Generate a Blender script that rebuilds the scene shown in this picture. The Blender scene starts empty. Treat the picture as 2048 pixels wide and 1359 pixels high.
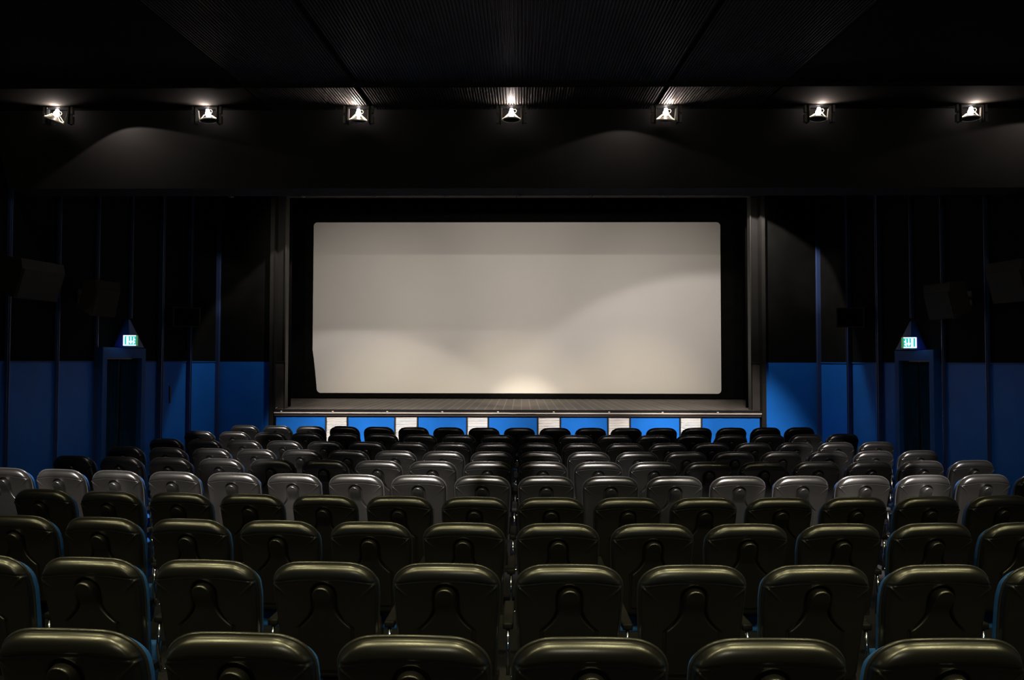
import bpy, bmesh, math, random
from mathutils import Vector, Matrix, Euler

random.seed(7)
S = bpy.context.scene
COL = S.collection
rad = math.radians

# ------------------------------------------------------------------ camera
EYE = 1.94
cd = bpy.data.cameras.new('camera')
cd.sensor_width = 36.0
cd.lens = 25.58
cd.clip_start = 0.05
cam = bpy.data.objects.new('camera', cd)
cam.matrix_world = (Matrix.Translation((0, 0, EYE)) @ Matrix.Rotation(rad(.75), 4, 'Z')
                    @ Matrix.Rotation(rad(91.67), 4, 'X') @ Matrix.Rotation(rad(.1), 4, 'Z'))
COL.objects.link(cam)
S.camera = cam
S.view_settings.view_transform = 'Standard'
S.view_settings.look = 'None'
S.view_settings.gamma = 1
S.view_settings.use_curve_mapping = False
S.view_settings.exposure = 0.0

# ------------------------------------------------------------------ world
w = bpy.data.worlds.new('world')
S.world = w
w.use_nodes = True
w.node_tree.nodes['Background'].inputs[0].default_value = (1, .95, .75, 1)
w.node_tree.nodes['Background'].inputs[1].default_value = 0.001

# ------------------------------------------------------------------ lights
WARM = (1.0, .86, .68)
HALO = (1.0, .90, .84)
OLIVE = (1.0, .90, .46)

def spot(pos, target, half, power, blend=.25, col=HALO, size=.03):  # makes lamp beams and added fill spots alike
    l = bpy.data.lights.new('scene_spot', 'SPOT')
    l.energy = power
    l.color = col
    l.spot_size = rad(min(179.5, half * 2))
    l.spot_blend = blend
    l.shadow_soft_size = size
    o = bpy.data.objects.new('scene_spot', l)
    o.location = pos
    d = Vector(target) - Vector(pos)
    o.rotation_euler = d.to_track_quat('-Z', 'Y').to_euler()
    COL.objects.link(o)
    return o

LX = [-5.365, -3.636, -1.881, -.119, 1.656, 3.399, 5.121]      # the seven lamps in front of the bulkhead
LAMP_Y = 8.28
# hidden lamp row between the bulkhead and the stage: washes the screen and the stage front
HY, HZ = 9.75, 4.72
for x, tx in ((-3.7, -4.6), (-2.5, -2.9), (-.9, -1.0), (.7, .8), (2.1, 2.7), (3.5, 4.2)):
    spot((x, HY, HZ), (tx, 19.3, 3.3), 19 if abs(x) > 3 else 32, 470 if abs(x) > 3 else 370, 1.0, (1, .89, .76), .06)
for x in (-3.0, -.2, 2.8):                                                  # warm light on the boards and the foot of the screen
    spot((x, HY, HZ), (x * 1.1, 18.0, .9), 15, 1000, 1.0, (1, .84, .56), .06)
for x in (-2.4, .4, 3.0):                                                   # lamps high up: the lintel cuts their light level
    spot((x, HY, 6.06), (x, 19.3, 3.0), 26, 170, .9, HALO, .02)
spot((-2.6, 12.8, 6.68), (-2.6, 19.3, .6), 42, 110, .6, HALO, .015)
def aimed(pos, az, alt, half, e, blend, col=HALO, size=.02):
    d = Vector((math.sin(rad(az)) * math.cos(rad(alt)), math.cos(rad(az)) * math.cos(rad(alt)), math.sin(rad(alt))))
    spot(pos, Vector(pos) + d, half, e, blend, col, size)
aimed((4.4, 14.2, 5.1), 9.3, -60, 53, 230, .16)                             # arc on the right of the screen
aimed((-4.2, 14.2, 4.9), -4.5, -68.5, 47.3, 170, .14)                       # arc on the left
spot((3.5, HY, HZ), (6.05, 14.9, 3.6), 7, 420, .8, HALO)                   # glancing light on the last fins
spot((-3.7, HY, HZ), (-6.2, 14.9, 3.5), 7, 220, .8, HALO)
spot((-.2, HY, HZ), (.1, 19.3, .3), 7.5, 3600, 1.0, WARM)                     # bright spot at the foot of the screen
spot((-3.9, HY, HZ), (-4.1, 15.0, .2), 11.5, 1300, .7, HALO)
for x, tx, e in ((-3.0, -3.0, 1200), (-1.6, -1.7, 1600), (.2, .2, 1400), (2.0, 2.1, 1450), (3.3, 3.95, 2100)):
    spot((x, HY, HZ), (tx, 15.0, -.3), 18.5 if x > 3 else 17, e, .7, HALO)
# scallops on the bulkhead
spot((-4.74, 8.17, 4.80), (-4.57, 8.25, 3.8), 70, 9, .06, HALO, .01)
spot((1.18, 8.15, 4.76), (1.18, 8.25, 3.8), 72, 4.5, .10, HALO, .01)
spot((6.0, 8.05, 4.80), (5.95, 8.20, 3.8), 75, 6, .10, HALO, .01)
# patches on the rows, from the next lamp row back
RB = 1.9
for p, t, h, e in (
        ((-1.9, RB, 4.3), (-3.1, 8.6, .8), 5.5, 5200),
        ((-.4, RB, 4.3), (-1.0, 7.5, .8), 7.0, 4200),
        ((.4, RB, 4.3), (.75, 7.5, .8), 6.0, 3200),
        ((4.2, RB, 4.3), (4.45, 7.5, .8), 4.5, 4200),
        ((3.9, RB, 4.3), (4.2, 8.9, .8), 5.2, 5600)):
    spot(p, t, h, e, .45, HALO, .04)
for x, e in ((-4.75, 6500), (-4.0, 7000), (-3.2, 6500), (-2.4, 8000), (-1.6, 7500), (-.85, 5000), (.1, 1800), (.9, 1800),
             (1.75, 5500), (2.5, 7500), (3.2, 8500), (3.85, 7000)):
    spot((x * .85, RB, 4.3), (x, 6.27 + .015 * x * x, .72), 5.2, e, .5, HALO, .04)
spot((-5.0, 6.5, 4.6), (-4.1, 11.35, .9), 8, 3200, .4, HALO)
# added olive spots, unseen, for the highlights on the nearest seat backs
for x in (-4.2, -2.5, -.8, .8, 2.5, 4.2):
    for y, e in ((1.0, 165), (3.2, 115)):
        spot((x, y, 4.15), (x * .8, y + 1.2, 0), 46, e, .8, OLIVE, .15)
for x in (-3.0, -1.0, 1.0, 3.0):  # unseen fill spots added to lift the middle rows
    spot((x, 3.2, 4.3), (x * 1.15, 8.4, .8), 11, 900, .9, HALO, .08)
for x in (-3.8, 0, 3.8):  # soft fill added over the rows towards the stage
    spot((x, 7.0, 4.6), (x, 10.0, 0), 38, 110, .9, HALO, .1)

# added olive fill point near the back wall, lifts ceiling and bulkhead
l = bpy.data.lights.new('olive_fill_point', 'POINT')
l.energy = 90
l.color = (1, .93, .66)
l.shadow_soft_size = .3
o = bpy.data.objects.new('olive_fill_point', l)
o.location = (0, -2.4, 3.0)
COL.objects.link(o)

# ------------------------------------------------------------------ materials
def mat(name, base, rough=.5, metal=0, spec=.5, noise=None, bump=None, emit=None, estr=0, coat=0):
    m = bpy.data.materials.new(name)
    m.use_nodes = True
    nt = m.node_tree
    b = nt.nodes['Principled BSDF']
    b.inputs['Base Color'].default_value = (*base, 1)
    b.inputs['Roughness'].default_value = rough
    b.inputs['Metallic'].default_value = metal
    b.inputs['Specular IOR Level'].default_value = spec
    b.inputs['Coat Weight'].default_value = coat
    if emit:
        b.inputs['Emission Color'].default_value = (*emit, 1)
        b.inputs['Emission Strength'].default_value = estr
    tc = nt.nodes.new('ShaderNodeTexCoord')
    if noise:
        sc, amt = noise
        n = nt.nodes.new('ShaderNodeTexNoise')
        n.inputs['Scale'].default_value = sc
        n.inputs['Detail'].default_value = 4
        nt.links.new(tc.outputs['Object'], n.inputs['Vector'])
        mr = nt.nodes.new('ShaderNodeMapRange')
        mr.inputs[1].default_value = .3
        mr.inputs[2].default_value = .7
        mr.inputs[3].default_value = 1 - amt
        mr.inputs[4].default_value = 1 + amt
        nt.links.new(n.outputs['Fac'], mr.inputs[0])
        vm = nt.nodes.new('ShaderNodeVectorMath')
        vm.operation = 'SCALE'
        vm.inputs[0].default_value = base
        nt.links.new(mr.outputs[0], vm.inputs['Scale'])
        nt.links.new(vm.outputs[0], b.inputs['Base Color'])
    if bump:
        sc, st, dist = bump
        n = nt.nodes.new('ShaderNodeTexNoise')
        n.inputs['Scale'].default_value = sc
        n.inputs['Detail'].default_value = 3
        nt.links.new(tc.outputs['Object'], n.inputs['Vector'])
        bp = nt.nodes.new('ShaderNodeBump')
        bp.inputs['Strength'].default_value = st
        bp.inputs['Distance'].default_value = dist
        nt.links.new(n.outputs['Fac'], bp.inputs['Height'])
        nt.links.new(bp.outputs[0], b.inputs['Normal'])
    return m

M = {}
M['vinyl'] = mat('black_vinyl', (.0055, .0054, .005), .32, noise=(9, .12), bump=(260, .2, .0008), spec=1.0)
M['vinyl_spine'] = mat('black_moulded_plastic', (.004, .004, .0036), .34, spec=1.0, noise=(20, .1))
M['piping'] = mat('black_piping', (.02, .02, .02), .3, spec=.6)
M['blue_cloth'] = mat('blue_upholstery', (.008, .09, .33), .75, bump=(400, .3, .001), noise=(30, .15))
M['seat_metal'] = mat('dark_seat_metal', (.03, .03, .03), .4, metal=.6)
M['chrome'] = mat('chrome', (.7, .7, .7), .12, metal=1)
M['armpad'] = mat('armrest_plastic', (.006, .006, .006), .6, spec=.2)
M['screen'] = mat('screen_fabric', (.78, .765, .75), .75, spec=.2, noise=(1.2, .012))
M['drape'] = mat('black_drape', (.004, .004, .004), .95, spec=.05, noise=(4, .3))
M['blackcloth'] = mat('black_wall_cloth', (.0045, .0045, .004), .9, spec=.08, noise=(3, .25))
M['blue'] = mat('blue_panel_paint', (.012, .155, .60), .5, spec=.1, noise=(2.5, .06))
M['fin'] = mat('blue_grey_metal_fin', (.05, .085, .22), .35, metal=.3)
M['greytrim'] = mat('grey_brown_trim', (.013, .012, .010), .5, noise=(5, .15), spec=.3)
M['jamb'] = mat('dark_jamb', (.005, .0045, .004), .65, spec=.2, noise=(6, .2))
M['boxgrey'] = mat('grey_pilaster_base', (.035, .031, .028), .5, noise=(5, .15), spec=.2)
M['alu'] = mat('aluminium_edge', (.55, .51, .46), .4, metal=.15)
M['louvre'] = mat('white_louvre', (.75, .72, .68), .4)
M['frame'] = mat('dark_vent_frame', (.03, .022, .018), .5)
M['ceil_smooth'] = mat('dark_smooth_ceiling', (.055, .05, .048), .85, spec=.1, noise=(1.5, .12))
M['ceil_side'] = mat('dark_matte_ceiling', (.03, .027, .024), .95, spec=.03, noise=(2, .1))
M['ceil_rib'] = mat('dark_ribbed_ceiling', (.07, .06, .055), .6, noise=(2, .15), spec=.2)
M['floor'] = mat('dark_carpet', (.012, .012, .014), .95, spec=.1, noise=(60, .3))
M['black'] = mat('lamp_black', (.03, .03, .03), .4)
M['bracket'] = mat('lamp_bracket_grey', (.30, .29, .28), .45, metal=.3)
M['reflector'] = mat('lamp_reflector', (.85, .8, .72), .22, metal=1)
M['painted_glow'] = mat('painted_bulb_glow', (.5, .45, .38), .2, metal=.3, emit=(1, .84, .6), estr=2.2)  # emission stands in for bulb light on bell edges and wire
M['dish'] = mat('lamp_dish', (.22, .2, .17), .25, metal=.7, emit=(1, .75, .45), estr=.03)  # weak emission puts the bulb's light into the bell
M['ring'] = mat('lens_ring_metal', (.45, .43, .4), .3, metal=.5, emit=(1, .9, .75), estr=.05)  # bulb light on the ring put in as slight emission
M['yoke'] = mat('lit_yoke_metal', (.75, .68, .55), .3, metal=.2)
M['lens'] = mat('dark_lens_glass', (.02, .02, .022), .12, spec=.6)
M['bulb'] = mat('lit_halogen_bulb', (1, 1, 1), .3, emit=(1, .93, .95), estr=11)
M['curtain'] = mat('blue_door_curtain', (.004, .04, .085), .85, spec=.05, noise=(7, .25))
M['doorframe'] = mat('blue_door_frame', (.01, .09, .32), .6, spec=.12)
M['exitblue'] = mat('exit_housing_blue', (.02, .08, .35), .45)
M['exit_white'] = mat('exit_lit_white', (1, 1, 1), .4, emit=(.80, .95, 1), estr=2.6)
M['exit_green'] = mat('exit_lit_green', (0, .5, .35), .4, emit=(.02, .48, .50), estr=1.1)
M['exit_dim'] = mat('exit_lit_edge', (.05, .5, .15), .4, emit=(.08, .32, .10), estr=.6)
M['exit_violet'] = mat('exit_lit_violet_edge', (.2, .1, .8), .4, emit=(.25, .12, .85), estr=.5)
M['speaker'] = mat('speaker_cabinet', (.035, .032, .022), .7, noise=(4, .2))
M['speaker_beige'] = mat('speaker_beige_cloth', (.10, .085, .06), .85, spec=.1, noise=(30, .1))
M['speaker_grille'] = mat('speaker_grille', (.05, .045, .032), .8, bump=(500, .6, .002))
M['speaker_black'] = mat('speaker_black', (.002, .002, .002), .9, spec=.05)
M['speaker_rim'] = mat('speaker_rim', (.07, .07, .06), .6, spec=.3)
M['red'] = mat('red_marker', (.8, .03, .03), .4, emit=(1, .04, .04), estr=.5)
M['cable'] = mat('grey_cable', (.25, .24, .22), .5)

def stage_mat():
    m = mat('stage_boards', (.085, .072, .062), .55, noise=(3, .2))
    nt = m.node_tree
    b = nt.nodes['Principled BSDF']
    tc = nt.nodes.new('ShaderNodeTexCoord')
    mp = nt.nodes.new('ShaderNodeMapping')
    mp.inputs['Rotation'].default_value = (0, 0, rad(90))
    nt.links.new(tc.outputs['Object'], mp.inputs[0])
    br = nt.nodes.new('ShaderNodeTexBrick')
    br.inputs['Scale'].default_value = 1
    br.inputs['Brick Width'].default_value = 2.4
    br.inputs['Row Height'].default_value = .19
    br.inputs['Mortar Size'].default_value = .012
    br.inputs['Color1'].default_value = (.10, .085, .072, 1)
    br.inputs['Color2'].default_value = (.066, .056, .048, 1)
    br.inputs['Mortar'].default_value = (.24, .21, .18, 1)
    nt.links.new(mp.outputs[0], br.inputs[0])
    nz = nt.nodes.new('ShaderNodeTexNoise')
    nz.inputs['Scale'].default_value = 9
    nz.inputs['Detail'].default_value = 5
    nt.links.new(tc.outputs['Object'], nz.inputs['Vector'])
    mx = nt.nodes.new('ShaderNodeMix')
    mx.data_type = 'RGBA'
    mx.blend_type = 'MULTIPLY'
    mx.inputs[0].default_value = .6
    nt.links.new(br.outputs['Color'], mx.inputs[6])
    nt.links.new(nz.outputs['Fac'], mx.inputs[7])
    g = nt.nodes.new('ShaderNodeGamma')
    g.inputs[1].default_value = .9
    nt.links.new(mx.outputs[2], g.inputs[0])
    nt.links.new(g.outputs[0], b.inputs['Base Color'])
    return m
M['stage'] = stage_mat()

# ------------------------------------------------------------------ helpers
def obj(name, bm, m, parent=None, smooth=False):
    me = bpy.data.meshes.new(name)
    bmesh.ops.recalc_face_normals(bm, faces=bm.faces)
    bm.to_mesh(me)
    bm.free()
    for mm in (m if isinstance(m, (list, tuple)) else [m]):
        me.materials.append(mm)
    if smooth:
        for p in me.polygons:
            p.use_smooth = True
    o = bpy.data.objects.new(name, me)
    COL.objects.link(o)
    if parent:
        o.parent = parent
    return o

def empty(name, loc=(0, 0, 0), rz=0):
    o = bpy.data.objects.new(name, None)
    o.location = loc
    o.rotation_euler = (0, 0, rz)
    o.empty_display_size = .1
    COL.objects.link(o)
    return o

def tag(o, label, cat, group=None):
    o['label'] = label
    o['category'] = cat
    if group:
        o['group'] = group
    return o

def struct(o, label=None):
    o['kind'] = 'structure'
    if label:
        o['label'] = label
    return o

def copy_tree(o, parent=None):
    c = o.copy()
    COL.objects.link(c)
    if parent:
        c.parent = parent
    for ch in list(o.children):
        copy_tree(ch, c)
    return c

def box(bm, x0, x1, y0, y1, z0, z1, mi=0, mx=None, bev=0):
    pts = [(x0, y0, z0), (x1, y0, z0), (x1, y1, z0), (x0, y1, z0),
           (x0, y0, z1), (x1, y0, z1), (x1, y1, z1), (x0, y1, z1)]
    v = [bm.verts.new((mx @ Vector(p)) if mx else p) for p in pts]
    fs = [bm.faces.new([v[i] for i in f]) for f in
          ((0, 3, 2, 1), (4, 5, 6, 7), (0, 1, 5, 4), (1, 2, 6, 5), (2, 3, 7, 6), (3, 0, 4, 7))]
    for f in fs:
        f.material_index = mi
    if bev:
        es = list({e for f in fs for e in f.edges})
        bmesh.ops.bevel(bm, geom=es, offset=bev, segments=2, affect='EDGES', profile=.6)
    return v

def tube(bm, pts, r, n=10, closed=False):
    pts = [Vector(p) for p in pts]
    rings = []
    N = len(pts)
    for i, p in enumerate(pts):
        if closed:
            d = pts[(i + 1) % N] - pts[i - 1]
        else:
            d = pts[min(i + 1, N - 1)] - pts[max(i - 1, 0)]
        d.normalize()
        a = Vector((0, 1, 0)) if abs(d.y) < .9 else Vector((1, 0, 0))
        u = d.cross(a).normalized()
        v = d.cross(u)
        rings.append([bm.verts.new(p + (u * math.cos(t) + v * math.sin(t)) * r)
                      for t in [2 * math.pi * k / n for k in range(n)]])
    for i in range(N if closed else N - 1):
        A, B = rings[i], rings[(i + 1) % N]
        for k in range(n):
            bm.faces.new((A[k], A[(k + 1) % n], B[(k + 1) % n], B[k]))
    if not closed:
        bm.faces.new(rings[0])
        bm.faces.new(rings[-1][::-1])

def lathe(bm, prof, n=28, mx=None, cap=False):
    rings = []
    for r, z in prof:
        ring = []
        for k in range(n):
            p = Vector((r * math.cos(2 * math.pi * k / n), r * math.sin(2 * math.pi * k / n), z))
            ring.append(bm.verts.new(mx @ p if mx else p))
        rings.append(ring)
    for A, B in zip(rings, rings[1:]):
        for k in range(n):
            bm.faces.new((A[k], A[(k + 1) % n], B[(k + 1) % n], B[k]))
    if cap:
        bm.faces.new(rings[0])
        bm.faces.new(rings[-1])

# ------------------------------------------------------------------ the hall
CX = -.10
XL, XR = CX - 6.2, CX + 6.2
YF = 15.0                      # plane of the front wall and the stage front
YB = -3.0
WAINS = 1.92
ROWY = [2.273 + .9995 * k for k in range(10)]
ROWF = [.19, .135, .095, .06, .055, .04, .015, .0, .0, .01]

def floor_z(y):
    if y <= ROWY[0]:
        return ROWF[0] + .02 * (ROWY[0] - y)
    for k in range(9):
        if y <= ROWY[k + 1]:
            t = (y - ROWY[k]) / (ROWY[k + 1] - ROWY[k])
            return ROWF[k] * (1 - t) + ROWF[k + 1] * t
    return max(0, ROWF[9] * (1 - (y - ROWY[9])))

bm = bmesh.new()
ys = [YB] + ROWY + [12.5, YF + .2]
prev = None
for y in ys:
    z = floor_z(y)
    cur = [bm.verts.new((XL - .1, y, z)), bm.verts.new((XR + .1, y, z)),
           bm.verts.new((XR + .1, y, -.3)), bm.verts.new((XL - .1, y, -.3))]
    if prev:
        for i in range(4):
            bm.faces.new((prev[i], prev[(i + 1) % 4], cur[(i + 1) % 4], cur[i]))
    else:
        bm.faces.new(cur)
    prev = cur
bm.faces.new(prev[::-1])
struct(obj('floor', bm, M['floor']), 'dark gently raked carpet floor under the seat rows')

for nm, xa, xb in (('wall_left', XL - .15, XL), ('wall_right', XR, XR + .15)):
    bm = bmesh.new()
    box(bm, xa, xb, YB, YF + .15, -.2, WAINS, 1)
    box(bm, xa, xb, YB, YF + .15, WAINS + .0, 7.2, 0)
    struct(obj(nm, bm, [M['blackcloth'], M['blue']]),
           'side wall with black cloth above a blue panelled lower part')

# front wall with its opening; flanks of the opening, then the lintel
OL, OR, OT = -5.09, 4.90, 5.36
bm = bmesh.new()
for xa, xb in ((XL, OL - .1), (OR + .08, XR)):
    box(bm, xa, xb, YF, YF + .15, -.2, WAINS, 1)
    box(bm, xa, xb, YF + .0, YF + .15, WAINS, 7.2, 0)
box(bm, OL - .1, OR + .08, YF, YF + .15, OT, 7.2, 2)
struct(obj('wall_front', bm, [M['blackcloth'], M['blue'], M['ceil_smooth']]),
       'front wall with black cloth and blue lower panels around the stage opening')
bm = bmesh.new()
box(bm, XL - .15, XR + .15, YB - .15, YB, -.2, 7.2)
struct(obj('wall_back', bm, M['blackcloth']))

# ceiling, smooth part, then the ribbed part with its seams
bm = bmesh.new()
def ceil_quad(bm, x0, x1, y0, z0, y1, z1, th=.06, mi=0):
    pts = [(x0, y0, z0), (x1, y0, z0), (x1, y1, z1), (x0, y1, z1)]
    lo = [bm.verts.new(p) for p in pts]
    hi = [bm.verts.new((p[0], p[1], p[2] + th)) for p in pts]
    bm.faces.new(lo).material_index = mi
    bm.faces.new(hi[::-1]).material_index = mi
    for i in range(4):
        bm.faces.new((lo[i], lo[(i + 1) % 4], hi[(i + 1) % 4], hi[i])).material_index = mi
CE = 8.45                          # edge of the ribbed ceiling, where the bulkhead drops
box(bm, XL, XR, 8.9, YF, 7.1, 7.2, 2)
RZ0, RZS = 4.90, .067              # underside of the ribbed ceiling at its edge, slope
def rz(y):
    return RZ0 + RZS * (y - CE)
# plain side fields
for xa, xb in ((XL, -2.95), (2.75, XR)):
    ceil_quad(bm, xa, xb, YB, rz(YB), 7.50, rz(7.50), .06, 2)
    ceil_quad(bm, xa, xb, 7.54, rz(7.54) - .012, CE, rz(CE) - .012, .08, 2)
# ribbed centre
pitch = .030
def ribs(bm, xa, xb, y0, y1, dz):
    n = int((xb - xa) / pitch)
    prof = []
    for k in range(n):
        x = xa + k * pitch
        prof += [(x, 0), (x + pitch * .32, 0), (x + pitch * .45, .014), (x + pitch * .87, .014)]
    prof.append((xa + n * pitch, 0))
    a = [bm.verts.new((x, y0, rz(y0) + h + dz)) for x, h in prof]
    b = [bm.verts.new((x, y1, rz(y1) + h + dz)) for x, h in prof]
    for i in range(len(prof) - 1):
        bm.faces.new((a[i], a[i + 1], b[i + 1], b[i])).material_index = 1
for xa, xb in ((-2.93, -1.74), (-1.70, 1.52), (1.56, 2.74)):
    ribs(bm, xa, xb, YB, 7.50, 0)
    ribs(bm, xa, xb, 7.54, CE, -.012)
box(bm, XL, XR, 7.50, 7.54, rz(7.50) - .03, rz(7.50) + .04, 2)
ceil_quad(bm, XL, XR, YB, rz(YB) + .03, CE, rz(CE) + .03, .05, 2)
struct(obj('ceiling', bm, [M['ceil_smooth'], M['ceil_rib'], M['ceil_side']]),
       'dark ceiling, ribbed near the viewer and smooth towards the stage')

# the bulkhead: a smooth sloping face above the seats, open to the stage below it
bm = bmesh.new()
pr = [(CE, 4.888), (8.80, 4.045), (9.22, 4.045), (9.22, 7.15), (CE, 7.15)]
A = [bm.verts.new((XL, y, z)) for y, z in pr]
B = [bm.verts.new((XR, y, z)) for y, z in pr]
bm.faces.new(A)
bm.faces.new(B[::-1])
for i in range(5):
    bm.faces.new((A[i], A[(i + 1) % 5], B[(i + 1) % 5], B[i]))
struct(obj('trim_1', bm, M['ceil_smooth']), 'smooth dark sloping bulkhead below the ceiling edge')

# fins
FL = [8.82, 9.77, 10.67, 11.60, 12.57, 13.66, 14.94]
FR = [9.58, 10.57, 11.41, 12.44, 13.57, 14.94]
n = 2
for side, fy in ((-1, FL), (1, FR)):
    for y in fy:
        wall = XL if side < 0 else XR
        big = y > 13.0 or abs(y - 12.5) < .1
        pw = .07 if big else .035
        x0, x1 = (wall, wall + pw) if side < 0 else (wall - pw, wall)
        t = .05 if big else .03
        yy = min(y, YF - t)
        bm = bmesh.new()
        z0 = floor_z(yy) - .02
        if abs(y - 11.60) < .01 and side < 0:
            z0 = 2.62
        if abs(y - 11.41) < .01:
            z0 = 2.62
        box(bm, x0, x1, yy - t, yy, z0, 5.6)
        box(bm, x0 - (.0 if side < 0 else .012), x1 + (.012 if side < 0 else 0), yy - t * .35, yy - t * .1, z0, 5.6)
        struct(obj('trim_%d' % n, bm, M['fin']), 'slim vertical blue-grey metal fin on the side wall')
        n += 1
# wainscot ledges
bm = bmesh.new()
box(bm, XL, XL + .012, 8.0, YF, WAINS - .012, WAINS + .012)
struct(obj('trim_%d' % n, bm, M['doorframe'])); n += 1
bm = bmesh.new()
box(bm, XR - .012, XR, 8.0, YF, WAINS - .012, WAINS + .012)
struct(obj('trim_%d' % n, bm, M['doorframe'])); n += 1

# pilasters flanking the opening: outer strip, set-back panel, inner edge
for s, xo, lab in ((-1, OL, 'left'), (1, OR, 'right')):
    bm = bmesh.new()
    # outer strip
    a, b = (xo - .10, xo - .005) if s < 0 else (xo - .005, xo + .085)
    box(bm, a, b, YF - .10, YF + .12, -.05, OT + .2, 0)
    # set-back jamb panel
    a, b = (xo - .005, xo + .18) if s < 0 else (xo - .17, xo - .005)
    box(bm, a, b, YF + .10, YF + .2, .9, OT + .2, 1)
    # lower box of the jamb
    box(bm, a, b, YF + .03, YF + .10, .9, WAINS - .01, 4)
    box(bm, a, b, YF + .02, YF + .10, WAINS - .01, WAINS + .02, 0)
    # inner edges
    c = xo + .18 if s < 0 else xo - .17
    box(bm, c - .012, c + .012, YF + .03, YF + .22, .9, OT + .2, 0)
    c = xo - .005
    box(bm, c - .012, c + .012, YF - .11, YF - .09, .9, OT + .2, 3)
    struct(obj('trim_%d' % n, bm, [M['greytrim'], M['jamb'], M['jamb'], M['jamb'], M['boxgrey']]),
           'dark pilaster framing the %s side of the stage opening' % lab)
    n += 1

# ------------------------------------------------------------------ stage
SZ = .945
ST = empty('stage', (CX, YF, 0))
tag(ST, 'raised dark-boarded stage with blue front panels and white vents below the screen', 'stage')
def on_stage(name, bm, m, parent=None, sm=False):
    o = obj(name, bm, m, None, sm)
    o.parent = parent or ST
    o.matrix_parent_inverse = Matrix.Translation(ST.location).inverted()
    return o
bm = bmesh.new()
box(bm, OL + .01, OR - .01, YF - .06, YF + .1, SZ - .10, SZ)
box(bm, -6.6, 6.4, YF + .1, 20.2, SZ - .12, SZ)
on_stage('deck', bm, M['stage'])
bm = bmesh.new()
box(bm, OL + .0, OR - .0, YF - .075, YF - .06, SZ - .055, SZ + .001, 0)
on_stage('nosing', bm, M['jamb'])
bm = bmesh.new()
box(bm, OL + .01, OR - .01, YF - .10, YF - .075, SZ - .08, SZ - .055)
on_stage('edge_rail', bm, M['alu'])['label'] = 'bright aluminium strip along the stage edge'
for x in (-4.93, -3.87, -2.75, -1.62, -.48, .66, 1.79, 2.88, 4.0):
    bm = bmesh.new()
    lathe(bm, [(.001, .0), (.022, .0), (.022, .018), (.012, .026), (.001, .026)], 12,
          Matrix.Translation((x, YF - .088, SZ - .056)))
    on_stage('rail_knob', bm, M['alu'], None, True)
bm = bmesh.new()
box(bm, OL + .01, OR - .01, YF - .07, YF - .03, SZ - .135, SZ - .08)
on_stage('fascia', bm, M['frame'])
VX = [(-4.03, -3.575), (-2.604, -2.129), (-1.124, -.677), (.331, .803), (1.767, 2.228), (3.24, 3.69)]
edges = [OL + .02] + [v for p in VX for v in p] + [OR - .02]
for i in range(0, len(edges), 2):
    a, b = edges[i], edges[i + 1]
    bm = bmesh.new()
    box(bm, a + .012, b - .012, YF - .03, YF, 0, SZ - .135, 0, None, .003)
    on_stage('front_panel', bm, M['blue'])['label'] = 'blue panel in the stage front'
for a, b in VX:
    bm = bmesh.new()
    box(bm, a, a + .022, YF - .045, YF, 0, SZ - .135)
    box(bm, b - .022, b, YF - .045, YF, 0, SZ - .135)
    box(bm, a + .022, b - .022, YF - .01, YF, 0, SZ - .135)
    vf = on_stage('vent_frame', bm, M['frame'])
    vf['label'] = 'dark frame around a white louvred vent'
    bm = bmesh.new()
    z = .03
    while z < SZ - .15:
        mx = Matrix.Translation(((a + b) / 2, YF - .024, z)) @ Matrix.Rotation(rad(-28), 4, 'X')
        box(bm, -(b - a) / 2 + .024, (b - a) / 2 - .024, -.003, .003, -.0125, .0125, 0, mx)
        z += .0325
    lv = on_stage('louvres', bm, M['louvre'], vf)
    lv.matrix_parent_inverse = Matrix.Identity(4)
    lv['label'] = 'white horizontal louvre slats'
    # children of a child keep their own offset
    lv.matrix_parent_inverse = vf.matrix_parent_inverse.copy() @ Matrix.Translation(ST.location)

# marker lamps on the stage corners
for s, x, sx in ((-1, -4.93, 'left'), (1, 4.77, 'right')):
    t = empty('stage_marker_lamp', (x, YF + .22, SZ))
    tag(t, 'tiny red marker lamp on the %s front corner of the stage' % sx, 'marker lamp', 'red stage marker lamps')
    bm = bmesh.new()
    lathe(bm, [(.001, 0), (.03, 0), (.03, .012), (.001, .012)], 16)
    obj('base', bm, M['black'], t, True)
    bm = bmesh.new()
    lathe(bm, [(.001, .012), (.022, .012), (.024, .03), (.017, .045), (.001, .05)], 16)
    obj('lens', bm, M['red'], t, True)
    bm = bmesh.new()
    e = s * .13
    tube(bm, [(s * .02, -.0, .01), (s * .06, -.05, .02), (e * .8, -.12, .03), (e, -.20, .03), (e + s * .005, -.26, .012)], .007, 8)
    obj('cable', bm, M['cable'], t, True)

# ------------------------------------------------------------------ projection screen and drapes
YS = 19.3
SX0, SX1, SB, STP = -5.57, 5.28, 1.09, 5.645
def rbox_outline(hw, hh, r, n=10, cx=0, cz=0):
    out = []
    for cxs, czs, a0 in ((1, 1, 0), (-1, 1, 90), (-1, -1, 180), (1, -1, 270)):
        for k in range(n + 1):
            a = rad(a0 + 90 * k / n)
            out.append((cx + cxs * (hw - r) + r * math.cos(a), cz + czs * (hh - r) + r * math.sin(a)))
    return out
sc = empty('projection_screen', ((SX0 + SX1) / 2, YS, SB))
tag(sc, 'wide pale projection screen with rounded corners hanging behind the stage opening', 'screen')
hw, hh = (SX1 - SX0) / 2, (STP - SB) / 2
bm = bmesh.new()
box(bm, -hw - .12, hw + .12, .03, .05, -.06, 2 * hh + .12)
obj('screen_fabric', bm, M['screen'], sc)
bm = bmesh.new()
outer = [(-hw - .9, -.12), (hw + .9, -.12), (hw + .9, 2 * hh + .5), (-hw - .9, 2 * hh + .5)]
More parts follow.
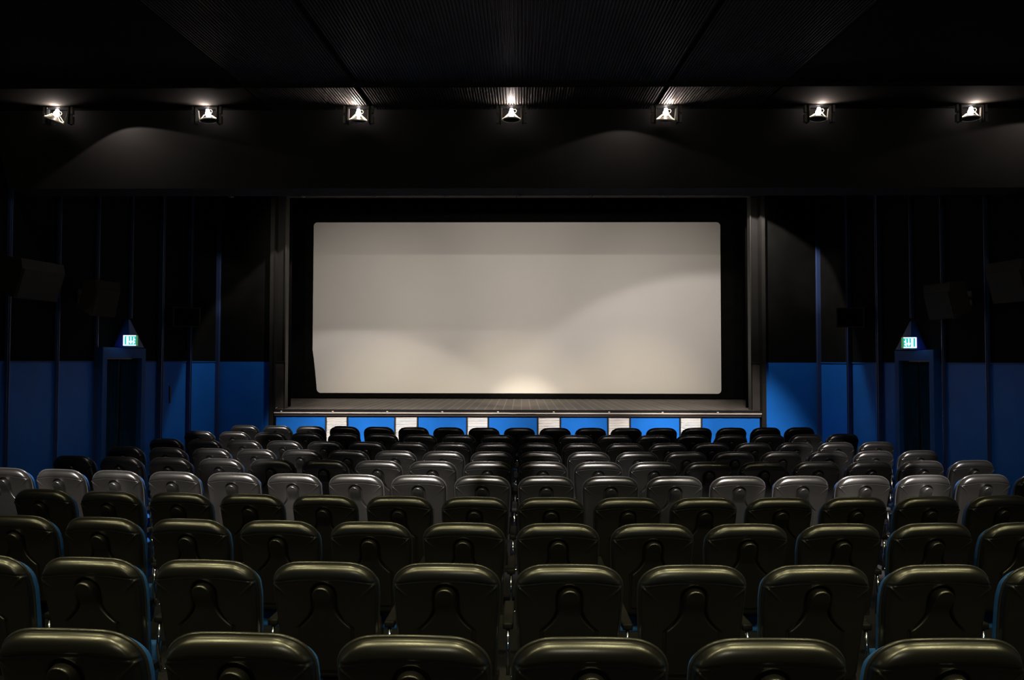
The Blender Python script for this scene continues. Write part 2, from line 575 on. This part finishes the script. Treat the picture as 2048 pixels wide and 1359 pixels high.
inner = rbox_outline(hw, hh, .10, 8, 0, hh)
# left masking swings in over the lower corner
inner2 = []
for x, z in inner:
    if x < 0 and z < 1.15:
        t = (1.15 - z) / 1.15
        if z < .11:
            x = min(x, -hw) if False else x
        x = x + .13 * t ** .8 if x < -hw + .2 else x
    inner2.append((x, z))
# add intermediate points on the left edge
pts = []
for i, p in enumerate(inner2):
    pts.append(p)
    q = inner2[(i + 1) % len(inner2)]
    if p[0] < -hw + .2 and q[0] < -hw + .3 and abs(p[1] - q[1]) > 1:
        for zz in (2.2, 1.15, .9, .65, .4):
            t = max(0, (1.15 - zz) / 1.15)
            pts.append((-hw + .13 * t ** .8, zz))
ov = [bm.verts.new((x, -.02, z)) for x, z in outer]
iv = [bm.verts.new((x, -.02, z)) for x, z in pts]
ed = [bm.edges.new((v[i], v[(i + 1) % len(v)])) for v in (ov, iv) for i in range(len(v))]
bmesh.ops.triangle_fill(bm, use_beauty=True, edges=ed)
ext = bmesh.ops.extrude_face_region(bm, geom=list(bm.faces))
for v in [g for g in ext['geom'] if isinstance(g, bmesh.types.BMVert)]:
    v.co.y += .045
mk = obj('masking_frame', bm, M['drape'], sc)
mk['label'] = 'flat black masking border around the screen'

def drape(name, x0, x1, y, z0, z1, amp, wl, m, label, dx=0, dy=0, group=None, nz=6, seed=0):
    """hanging folds between two points, real thickness"""
    rnd = random.Random(seed)
    L = math.hypot(x1 - x0, dy)
    N = int(L / wl * 10)
    ph = [rnd.uniform(-.6, .6) for _ in range(N + 1)]
    bm = bmesh.new()
    grid = []
    for j in range(nz + 1):
        row = []
        for i in range(N + 1):
            t = i / N
            s = math.sin(t * L / wl * 2 * math.pi + 1.2 * math.sin(t * 5 + seed))
            off = amp * s * (1 + .25 * j / nz)
            row.append((x0 + (x1 - x0) * t + (dy / L) * -off, y + dy * t + (x1 - x0) / L * off, z1 + (z0 - z1) * j / nz))
        grid.append(row)
    th = .006
    F = [[bm.verts.new(p) for p in r] for r in grid]
    B = [[bm.verts.new((p[0] + dy / L * th * -1, p[1] + (x1 - x0) / L * th, p[2])) for p in r] for r in grid]
    for j in range(nz):
        for i in range(N):
            bm.faces.new((F[j][i], F[j][i + 1], F[j + 1][i + 1], F[j + 1][i]))
            bm.faces.new((B[j][i], B[j + 1][i], B[j + 1][i + 1], B[j][i + 1]))
    for j in range(nz):
        for i in (0, N):
            bm.faces.new((F[j][i], F[j + 1][i], B[j + 1][i], B[j][i]))
    for i in range(N):
        for j in (0, nz):
            bm.faces.new((F[j][i], B[j][i], B[j][i + 1], F[j][i + 1]))
    o = obj(name, bm, m, None, True)
    return o
tag(drape('stage_curtain', -6.25, -5.05, 18.3, SZ + .01, 6.3, .05, .28, M['drape'], '', dy=-2.6, seed=1),
    'black side curtain at the left of the screen, reaching the stage boards', 'curtain', 'black stage side curtains')
tag(drape('stage_curtain', 4.88, 6.05, 15.7, SZ + .01, 6.3, .05, .28, M['drape'], '', dy=2.6, seed=2),
    'black side curtain at the right of the screen, reaching the stage boards', 'curtain', 'black stage side curtains')
tag(drape('top_curtain', -4.9, 4.7, 15.45, 5.42, 6.4, .03, .3, M['drape'], '', seed=3),
    'black curtain border hanging along the top of the stage opening', 'curtain')
# stage house shell
bm = bmesh.new()
box(bm, -6.7, -6.6, YF + .15, 20.4, .8, 6.6)
box(bm, 6.4, 6.5, YF + .15, 20.4, .8, 6.6)
box(bm, -6.7, 6.5, 20.3, 20.4, .8, 6.6)
box(bm, -6.7, 6.5, YF + .15, 20.4, 6.6, 6.7)
struct(obj('wall_stage', bm, M['drape']), 'black shell of the stage space behind the opening')
# clips along the bulkhead's rear lower edge
for k in range(7):
    x = -3.71 + k * .917
    bm = bmesh.new()
    tube(bm, [(x - .03, 9.20, 4.032), (x, 9.20, 4.026), (x + .03, 9.20, 4.032)], .006, 8)
    box(bm, x - .006, x + .006, 9.19, 9.21, 4.03, 4.046)
    o = obj('rail_clip', bm, M['alu'], None, True)
    tag(o, ('small clip under the edge of the dark bulkhead, %s' % (
        'leftmost', 'second from the left', 'third from the left', 'the middle one of seven',
        'third from the right', 'second from the right', 'rightmost')[k]), 'clip', 'clips along the bulkhead edge')

# ------------------------------------------------------------------ doors with curtains and exit signs
def doorway(idx, side, y0, y1, ztop):
    wall = XL if side < 0 else XR
    sx = -side            # direction into the room
    d = empty('door_%d' % idx, (wall, (y0 + y1) / 2, 0))
    struct(d, 'blue framed doorway with a dark blue curtain in the %s wall' % ('left' if side < 0 else 'right'))
    hy = (y1 - y0) / 2
    def bx(bm, a, b, *r):
        a, b = a * sx, b * sx
        box(bm, min(a, b), max(a, b), *r)
    bm = bmesh.new()
    bx(bm, 0, .10, -hy, -hy + .12, .0, ztop)
    bx(bm, 0, .10, hy - .12, hy, .0, ztop)
    bx(bm, 0, .10, -hy + .12, hy - .12, ztop - .16, ztop)
    obj('door_frame', bm, M['doorframe'], d)
    bm = bmesh.new()
    bx(bm, .001, .006, -hy + .12, hy - .12, .0, ztop - .16)
    obj('door_leaf', bm, M['black'], d)
    # two curtain halves
    for a, b, sd in ((-hy + .13, -.06, 4), (.02, hy - .13, 5)):
        bm = bmesh.new()
        rnd = random.Random(sd + idx)
        N, nz = 60, 8
        G = []
        for j in range(nz + 1):
            row = []
            for i in range(N + 1):
                t = i / N
                y = a + (b - a) * (t + .05 * (j / nz) * math.sin(t * 7 + sd))
                x = .035 + .022 * math.sin(t * 30 + .8 * math.sin(6 * t + sd) + .4 * j / nz)
                row.append(bm.verts.new((x * sx, y, ztop - .18 - (ztop - .20) * j / nz)))
            G.append(row)
        for j in range(nz):
            for i in range(N):
                bm.faces.new((G[j][i], G[j][i + 1], G[j + 1][i + 1], G[j + 1][i]))
        c = obj('door_curtain', bm, M['curtain'], d, True)
        md = c.modifiers.new('thick', 'SOLIDIFY')
        md.thickness = .004
    return d

def exit_sign(side, y, z):
    """blue pyramid housing over the doorway with a lit box standing out of it, facing the rows"""
    wall = XL if side < 0 else XR
    sx = -side
    t = empty('exit_sign', (wall, y, z))
    tag(t, 'lit exit sign on a blue pyramid housing above the %s doorway' % ('left' if side < 0 else 'right'),
        'exit sign', 'lit exit signs')
    bm = bmesh.new()
    hgt = .44
    lo = [(0, -.34, 0), (.18 * sx, -.22, 0), (.18 * sx, .22, 0), (0, .34, 0)]
    hi = [(0, -.03, hgt), (.05 * sx, -.02, hgt), (.05 * sx, .02, hgt), (0, .03, hgt)]
    L = [bm.verts.new(p) for p in lo]
    H = [bm.verts.new(p) for p in hi]
    bm.faces.new(L)
    bm.faces.new(H)
    for i in range(4):
        bm.faces.new((L[i], L[(i + 1) % 4], H[(i + 1) % 4], H[i]))
    obj('housing', bm, M['exitblue'], t)
    # lit box, turned towards the rows
    rot = Matrix.Translation((.235 * sx, -.30, .10)) @ Matrix.Rotation(rad(14) * sx, 4, 'Z')
    bm = bmesh.new()
    w, h, dp = .088, .08, .08
    box(bm, -w, w, -dp / 2, dp / 2, -h, h, 0, rot, .004)
    bx_ = obj('light_box', bm, M['exit_green'], t)
    bx_['label'] = 'glowing teal sign box'
    bm = bmesh.new()
    # frame lines, arrow, door and running figure as raised lit shapes
    f = -dp / 2 - .003
    def pl(x0, x1, z0, z1):
        x0, x1 = x0 * sx, x1 * sx
        box(bm, min(x0, x1), max(x0, x1), f, f + .006, z0, z1, 0, rot)
    pl(-w, w, h - .012, h)
    pl(-w, w, -h, -h + .014)
    # door
    pl(-.045, -.015, -.058, .058)
    pl(-w, -w + .016, -.07, .07)
    # arrow shaft + head
    pl(.010, .024, -.01, .056)
    hv = [bm.verts.new(rot @ Vector((x * sx, f, zz))) for x, zz in ((-.010, -.008), (.044, -.008), (.017, -.056))]
    bm.faces.new(hv)
    # running figure
    pl(.052, .066, -.002, .030)
    pl(.053, .063, .036, .052)
    pl(.047, .057, -.056, -.004)
    pl(.062, .074, -.040, -.018)
    pl(.066, .080, .008, .018)
    pc = obj('pictogram', bm, M['exit_white'], bx_)
    pc['label'] = 'white lit door, down arrow and running figure'
    bm = bmesh.new()
    xe = w * sx
    box(bm, min(xe, xe * 1.12), max(xe, xe * 1.12), -dp / 2, dp / 2, -h, h, 0, rot)
    obj('side_glass', bm, M['exit_dim'], bx_)['label'] = 'green glowing edge'
    bm = bmesh.new()
    xe = -w * sx
    box(bm, min(xe, xe * 1.10), max(xe, xe * 1.10), -dp / 2, dp / 2, -h, h, 0, rot)
    obj('side_glass', bm, M['exit_violet'], bx_)['label'] = 'violet glowing edge'
    l = bpy.data.lights.new('exit_glow', 'POINT')
    l.energy = .06
    l.color = (.25, .35, 1)
    l.shadow_soft_size = .05
    o = bpy.data.objects.new('exit_glow', l)
    o.location = (wall + .24 * sx, y - .46, z + .12)
    COL.objects.link(o)

doorway(1, -1, 10.70, 11.93, 2.14)
doorway(2, 1, 10.68, 11.78, 2.12)
exit_sign(-1, 11.50, 2.15)
exit_sign(1, 11.38, 2.13)

# ------------------------------------------------------------------ wall speakers
def wedge_speaker(loc, rz_, tilt, w, h, d, label, grill=M['speaker_grille'], cab=M['speaker']):
    t = empty('wall_speaker', loc, rz_)
    tag(t, label, 'loudspeaker', 'loudspeakers on the side walls')
    R = Matrix.Rotation(rad(tilt), 4, 'X')
    bm = bmesh.new()
    # cabinet: front at -Y, tapering to the back and with a bent front
    pr = [(-d * .5, -h * .5), (-d * .5, h * .28), (-d * .34, h * .5), (d * .45, h * .42), (d * .5, -h * .38)]
    a = [bm.verts.new(R @ Vector((-w / 2, y, z))) for y, z in pr]
    b = [bm.verts.new(R @ Vector((w / 2, y, z))) for y, z in pr]
    bm.faces.new(a)
    bm.faces.new(b[::-1])
    for i in range(5):
        bm.faces.new((a[i], a[(i + 1) % 5], b[(i + 1) % 5], b[i]))
    obj('cabinet', bm, cab, t)
    bm = bmesh.new()
    box(bm, -w * .46, w * .46, -d * .5 - .012, -d * .5, -h * .46, h * .26, 0, R)
    obj('grille', bm, grill, t)
    bm = bmesh.new()
    tube(bm, [R @ Vector((0, d * .45, 0)), (0, d * .5 + .10, .02), (0, d * .5 + .22, .02)], .02, 8)
    box(bm, -.07, .07, d * .5 + .2, d * .5 + .22, -.08, .12)
    obj('bracket', bm, M['black'], t)
    return t
wedge_speaker((XL + .42, 8.6, 2.93), rad(80), 18, .62, .46, .34,
              'large dark tilted loudspeaker high on the left wall, nearest the viewer')
wedge_speaker((XL + .36, 10.15, 2.83), rad(72), 14, .40, .50, .26,
              'beige-fronted tilted loudspeaker on the left wall beside the exit sign', M['speaker_beige'], M['speaker_beige'])
wedge_speaker((XR - .38, 9.85, 2.78), rad(-76), 15, .44, .48, .28,
              'dark tilted loudspeaker on the right wall, just right of the exit sign')
wedge_speaker((XR - .36, 8.5, 2.90), rad(-80), 15, .5, .48, .28,
              'dim dark loudspeaker at the right edge of the view on the right wall')
for s, y, lab in ((-1, 12.95, 'left'), (1, 12.9, 'right')):
    wall = XL if s < 0 else XR
    t = empty('surround_speaker', (wall - s * .30, y, 2.72), -s * rad(22))
    tag(t, 'small black square-framed speaker on the %s wall near the stage' % lab, 'loudspeaker',
        'framed speakers near the stage')
    bm = bmesh.new()
    box(bm, -.20, .20, -.02, .20, -.155, .155)
    obj('cabinet', bm, M['speaker_black'], t)
    bm = bmesh.new()
    for r in ((-.225, .225, .155, .175), (-.225, .225, -.175, -.155), (-.225, -.20, -.155, .155), (.20, .225, -.155, .155)):
        box(bm, r[0], r[1], -.04, .02, r[2], r[3])
    obj('frame', bm, M['speaker_rim'], t)
    bm = bmesh.new()
    box(bm, -.05, .05, .20, .34, -.04, .04)
    obj('bracket', bm, M['black'], t)

# a small red-brown handle on the left lower panel
bm = bmesh.new()
box(bm, XL, XL + .02, 12.95, 12.985, 1.18, 1.48, 0, None, .004)
tag(obj('grab_rail', bm, M['frame']), 'small dull upright handle on the blue left wall between two fins', 'handle')

# ------------------------------------------------------------------ lamps
def make_lamp():
    """local origin at the ceiling, hangs down"""
    t = empty('ceiling_lamp')
    bm = bmesh.new()
    box(bm, -.135, .135, -.03, .05, -.018, 0)
    box(bm, -.135, -.122, -.03, .05, -.205, -.018)
    box(bm, .122, .135, -.03, .05, -.205, -.018)
    obj('mounting_frame', bm, M['black'], t)
    for s in (-1, 1):
        bm = bmesh.new()
        box(bm, s * .160 - .013, s * .160 + .013, -.02, .02, -.09, -.005, 0, None, .003)
        box(bm, s * .160 - .016, s * .160 + .016, -.02, .02, -.205, -.115, 0, None, .003)
        box(bm, s * .135 - .02, s * .135 + .02, .0, .01, -.17, -.03)
        obj('side_bracket', bm, M['bracket'], t)
    head = empty('lamp_head')
    head.parent = t
    # bulb
    bm = bmesh.new()
    lathe(bm, [(.001, -.028), (.014, -.032), (.022, -.045), (.020, -.055), (.030, -.075), (.033, -.092), (.024, -.118), (.001, -.126)], 20)
    obj('bulb', bm, M['bulb'], head, True)
    # reflector: a bell opening downward, its bright edges put in as emissive struts, lens ring and dark lens below
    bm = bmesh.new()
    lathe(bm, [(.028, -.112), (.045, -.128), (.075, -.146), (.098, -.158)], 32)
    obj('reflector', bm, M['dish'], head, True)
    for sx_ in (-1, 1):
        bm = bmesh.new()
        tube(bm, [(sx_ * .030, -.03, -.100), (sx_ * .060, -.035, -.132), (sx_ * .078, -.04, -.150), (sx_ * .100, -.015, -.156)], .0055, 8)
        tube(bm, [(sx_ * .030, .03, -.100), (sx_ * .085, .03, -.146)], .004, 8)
        obj('reflector_edge_glow', bm, M['painted_glow'], head, True)
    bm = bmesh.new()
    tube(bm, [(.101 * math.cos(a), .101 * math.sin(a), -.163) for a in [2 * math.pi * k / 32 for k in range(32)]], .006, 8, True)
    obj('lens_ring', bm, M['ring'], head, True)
    bm = bmesh.new()
    lathe(bm, [(.001, -.160), (.097, -.163), (.094, -.168), (.060, -.176), (.001, -.180)], 32)
    obj('lens', bm, M['lens'], head, True)
    bm = bmesh.new()
    box(bm, .107, .113, -.012, .012, -.165, -.035)
    box(bm, -.113, -.107, -.012, .012, -.165, -.035)
    obj('yoke', bm, M['yoke'], head)
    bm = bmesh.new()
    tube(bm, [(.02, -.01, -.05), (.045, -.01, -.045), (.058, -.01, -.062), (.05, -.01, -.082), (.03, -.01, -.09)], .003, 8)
    obj('wire', bm, M['painted_glow'], head, True)
    for k, (sx_, sy_) in enumerate(((-.06, -.03), (-.01, -.03), (.06, -.03))):
        bm = bmesh.new()
        lathe(bm, [(.001, .0), (.006, .002), (.006, .006), (.001, .008)], 10, Matrix.Translation((sx_, sy_ - .06, -.205)))
        tube(bm, [(sx_, sy_ - .06, -.2), (sx_, sy_, -.186)], .002, 6)
        obj('screw', bm, M['chrome'], head, True)
    return t
lamp0 = make_lamp()
tilts = [(10, 20, 12), (4, -6, -4), (12, 3, 0), (2, 0, 0), (16, 2, 0), (2, 6, 3), (1, 3, 0)]
places = ['leftmost of the seven, tilted right above a bright ceiling arc', 'second from the left, near the bright arc',
          'third from the left, with ribs lit above it', 'the middle one of the seven, above the screen centre',
          'third from the right, above a faint arc on the ceiling', 'second from the right, light streak above it',
          'rightmost of the seven']
for i, x in enumerate(LX):
    o = lamp0 if i == 0 else copy_tree(lamp0)
    o.location = (x, LAMP_Y, rz(LAMP_Y) - .013)
    o['label'] = 'lit halogen ceiling lamp, ' + places[i]
    o['category'] = 'lamp'
    o['group'] = 'row of lamps along the ceiling edge'
    tl = tilts[i]
    for ch in o.children:
        if ch.type == 'EMPTY':
            ch.rotation_euler = (rad(tl[0]), rad(tl[1]), rad(tl[2]))
    # light leaking up and back from the bulb, onto the ceiling above it
    spot((x, LAMP_Y - .07, rz(LAMP_Y) - .062), (x, LAMP_Y - .20, rz(LAMP_Y) + .1), 82, 7.5, .3, (1, .84, .76), .02)

# ------------------------------------------------------------------ seats
HW, HH, CR = .238, .275, .092
TOP = .90
def half_w(t):
    """half width at distance t below the top"""
    T = 2 * HH
    w_ = HW - .022 * max(0, (t - .15)) / .4
    if t < CR * 1.05:
        r = CR * 1.05
        k = (r - t) / r
        return w_ - CR * 1.32 * (1 - (1 - min(1, k) ** 2.1) ** (1 / 2.1))
    if T - t < .06:
        k = (.06 - (T - t)) / .06
        return w_ - .06 * (1 - math.sqrt(max(0, 1 - k * k)))
    return w_
def arch(x, t):
    return .014 * (x / HW) ** 2 * max(0, 1 - t / .30)
def spine_w(t):
    if t < .140:
        return math.sqrt(max(0, .047 ** 2 - (.140 - t) ** 2))
    if t < .195:
        return .047
    k = min(1, (t - .195) / .105)
    return .047 + .072 * k ** 1.8
def recline(t):
    return .10 * t / .55 - .02 * math.exp(-((t - .02) / .10) ** 2)
def edge_dist(x, t):
    d1 = half_w(t) - abs(x)
    # vertical distance to the outline
    ax = abs(x)
    ft = HW - CR * 1.32
    if ax > ft:
        k = (ax - ft) / (CR * 1.32)
        tt = CR * 1.05 * (1 - (1 - min(1, k) ** 2.1) ** (1 / 2.1))
    else:
        tt = 0
    d2 = t - tt
    return d1, d2
def sm(a, b, v):
    v = min(1, max(0, (v - a) / (b - a)))
    return v * v * (3 - 2 * v)
def shell_y(x, t, moat=True):
    d1, d2 = edge_dist(x, t)
    d3 = 2 * HH - t
    r1, r2 = .026, .058
    f1 = math.sqrt(max(0, 1 - (1 - min(1, max(0, d1) / r1)) ** 2))
    f2 = math.sqrt(max(0, 1 - (1 - min(1, max(0, d2) / r2)) ** 2))
    f3 = math.sqrt(max(0, 1 - (1 - min(1, max(0, d3) / r1)) ** 2))
    y = -.042 * min(f1, f3) * f2
    y += .018 * (x / HW) ** 2
    # arced crease, recessed panel below it, diagonal ridges at its ends
    tg = .061 + .017 * (x / HW) ** 2
    y += .0035 * sm(-.006, .006, t - tg) * sm(0, .02, d1)
    y += .0045 * math.exp(-((t - tg) / .0035) ** 2) - .003 * math.exp(-((t - tg - .006) / .003) ** 2)
    u = (abs(x) - .232) + (t - .082) * .95
    if .082 < t < .16:
        y += -.008 * math.exp(-(u / .0055) ** 2) * (1 - (t - .082) / .078)
    if moat:
        if t < .140:
            s = math.hypot(x, .140 - t) - .047
        else:
            s = abs(x) - spine_w(t)
        wdt = .015
        y += .022 * (1 - sm(wdt * .45, wdt, s)) * (1 - .6 * sm(.24, .32, t))
    return y + recline(t)

def make_seat():
    t0 = empty('cinema_seat')
    # shell
    bm = bmesh.new()
    NI, NJ = 124, 128
    G = []
    for j in range(NJ + 1):
        v = j / NJ
        t = 2 * HH * (v if v > .12 else v * (.35 + .65 * v / .12))
        wj = half_w(t)
        row = []
        for i in range(NI + 1):
            u = -1 + 2 * i / NI
            uu = u * (1.25 - .25 * u * u) if abs(u) < 1 else u
            uu = math.sin(u * math.pi / 2) * .35 + u * .65
            x = wj * uu
            row.append(bm.verts.new((x, shell_y(x, t), TOP - t - arch(x, t))))
        G.append(row)
    for j in range(NJ):
        for i in range(NI):
            bm.faces.new((G[j][i], G[j][i + 1], G[j + 1][i + 1], G[j + 1][i]))
    obj('backrest_shell', bm, M['vinyl'], t0, True)
    # spine inside its recess
    bm = bmesh.new()
    G = []
    NI, NJ = 40, 80
    for j in range(NJ + 1):
        v = j / NJ
        t = .0931 + (.50 - .0931) * v ** 1.5
        s = max(.0005, spine_w(t))
        row = []
        for i in range(NI + 1):
            u = -1 + 2 * i / NI
            x = s * math.sin(u * math.pi / 2)
            d = s - abs(x)
            if t < .140:
                d = .047 - math.hypot(x, .140 - t)
            pr = math.sqrt(max(0, 1 - (1 - min(1, max(0, d) / .010)) ** 2))
            k = sm(.13, .23, t)
            p = .030 * (1 - k) + .001 * k
            row.append(bm.verts.new((x, shell_y(x, t, False) + .020 - (.020 + p) * pr, TOP - t - arch(x, t))))
        G.append(row)
    for j in range(NJ):
        for i in range(NI):
            bm.faces.new((G[j][i], G[j][i + 1], G[j + 1][i + 1], G[j + 1][i]))
    obj('back_spine', bm, M['vinyl_spine'], t0, True)
    # outline loop
    loop = []
    ts = [0, .0015, .005, .010, .017, .026, .037, .05, .064, .078, .10, .15, .2, .26, .33, .4, .46, .49, .505, .52, .535, .545, .549, .55]
    nt = 5
    right = [(half_w(t), t) for t in ts]
    topw = half_w(0)
    top = [(-topw + 2 * topw * k / 8, 0) for k in range(1, 8)]
    left = [(-x, t) for x, t in right[::-1]]
    loop = right + left + top
    # piping
    bm = bmesh.new()
    tube(bm, [(x * 1.0, recline(t) + .018 * (x / HW) ** 2 + .004, TOP - t - arch(x, t) + (.0 if t > .05 else .002)) for x, t in loop], .0065, 8, True)
    obj('piping', bm, M['piping'], t0, True)
    # cushion
    bm = bmesh.new()
    rings = []
    for sc_, yy in ((.985, .004), (.998, .014), (.992, .040), (.94, .058), (.80, .066), (.40, .070)):
        ring = []
        for x, t in loop:
            tc_ = .275 + (t - .275) * sc_
            tc_ = max(tc_, .012 + tc_ * .9) if tc_ < .12 else tc_
            ring.append(bm.verts.new((x * sc_, recline(t) + .018 * (x / HW) ** 2 + yy, TOP - tc_ - arch(x, t))))
        rings.append(ring)
    for A, B in zip(rings, rings[1:]):
        for k in range(len(A)):
            bm.faces.new((A[k], A[(k + 1) % len(A)], B[(k + 1) % len(A)], B[k]))
    bm.faces.new(rings[-1])
    bm.faces.new(rings[0][::-1])
    obj('backrest_cushion', bm, M['blue_cloth'], t0, True)
    # tipped-up seat
    mx = Matrix.Translation((0, .255, .36)) @ Matrix.Rotation(rad(-12), 4, 'X')
    bm = bmesh.new()
    box(bm, -.185, .185, -.045, .03, -.16, .07, 0, mx, .02)
    obj('seat_cushion', bm, M['blue_cloth'], t0, True)
    bm = bmesh.new()
    box(bm, -.17, .17, .03, .055, -.15, .06, 0, mx, .01)
    obj('seat_pan', bm, M['vinyl_spine'], t0, True)
    # pedestal
    bm = bmesh.new()
    box(bm, -.04, .04, .12, .19, .01, .36)
    box(bm, -.09, .09, .02, .30, 0, .014)
    box(bm, -.23, .23, .12, .19, .33, .365)
    obj('pedestal', bm, M['seat_metal'], t0)
    def arm(xs):
        bm = bmesh.new()
        box(bm, xs - .024, xs + .024, .10, .42, .575, .605, 0, None, .008)
        a = obj('armrest', bm, M['armpad'], t0, True)
        bm = bmesh.new()
        tube(bm, [(xs, .13, .34), (xs, .10, .46), (xs, .115, .575)], .009, 10)
        tube(bm, [(xs, .13, .345), (xs * .8, .155, .345)], .011, 8)
        obj('armrest_post', bm, M['chrome'], a, True)['label'] = 'chrome armrest post'
    arm(-.275)
    return t0

seat0 = make_seat()
ORD = ['first', 'second', 'third', 'fourth', 'fifth', 'sixth', 'seventh', 'eighth', 'ninth', 'tenth']
W = .55
first = True
# visible seats to the left and right of the middle gap, row by row
counts = [(3, 3), (5, 5), (6, 6), (7, 7), (9, 9), (9, 9), (9, 9), (9, 9), (9, 9)]
def lit(k, x):
    if k == 4:
        return 'brightly lit ' if (x < -.6 or 1.6 < x < 3.8) else 'dimly lit '
    if k == 5 and (-1.6 < x < 2.0 or x > 4.0):
        return 'softly lit '
    return ''
def place(k, x, label):
    global first
    if first:
        o = seat0
        first = False
    else:
        o = copy_tree(seat0)
    y = ROWY[k] + .015 * x * x - .012 * x
    o.location = (x, y, floor_z(y))
    o.rotation_euler = (0, 0, math.atan(.03 * x - .012))
    o['label'] = label
    o['category'] = 'seat'
    o['group'] = 'rows of black-backed cinema seats'
    return o
def add_right_arm(o):
    for ch in list(o.children):
        if ch.name.startswith('armrest'):
            c = copy_tree(ch, o)
            c.location.x += .55
            return
for k, (nl, nr) in enumerate(counts):
    rowname = 'row nearest the viewer' if k == 0 else '%s row from the viewer' % ORD[k]
    last = None
    for i in range(nl):
        x = -(i + .5) * W - .061
        place(k, x, '%sblack seat, %s, %s left of the middle gap' % (lit(k, x), rowname, ORD[i]))
    for i in range(nr):
        x = (i + .5) * W - .061
        last = place(k, x, '%sblack seat, %s, %s right of the middle gap' % (lit(k, x), rowname, ORD[i]))
    add_right_arm(last)
# the front row, seventeen seats
for i in range(17):
    x = (i - 8) * W - .03
    if i < 9:
        lab = '%s from its left end' % ORD[i]
    else:
        lab = '%s from its right end' % ORD[16 - i]
    last = place(9, x, 'black seat in the row nearest the stage, %s' % lab)
add_right_arm(last)
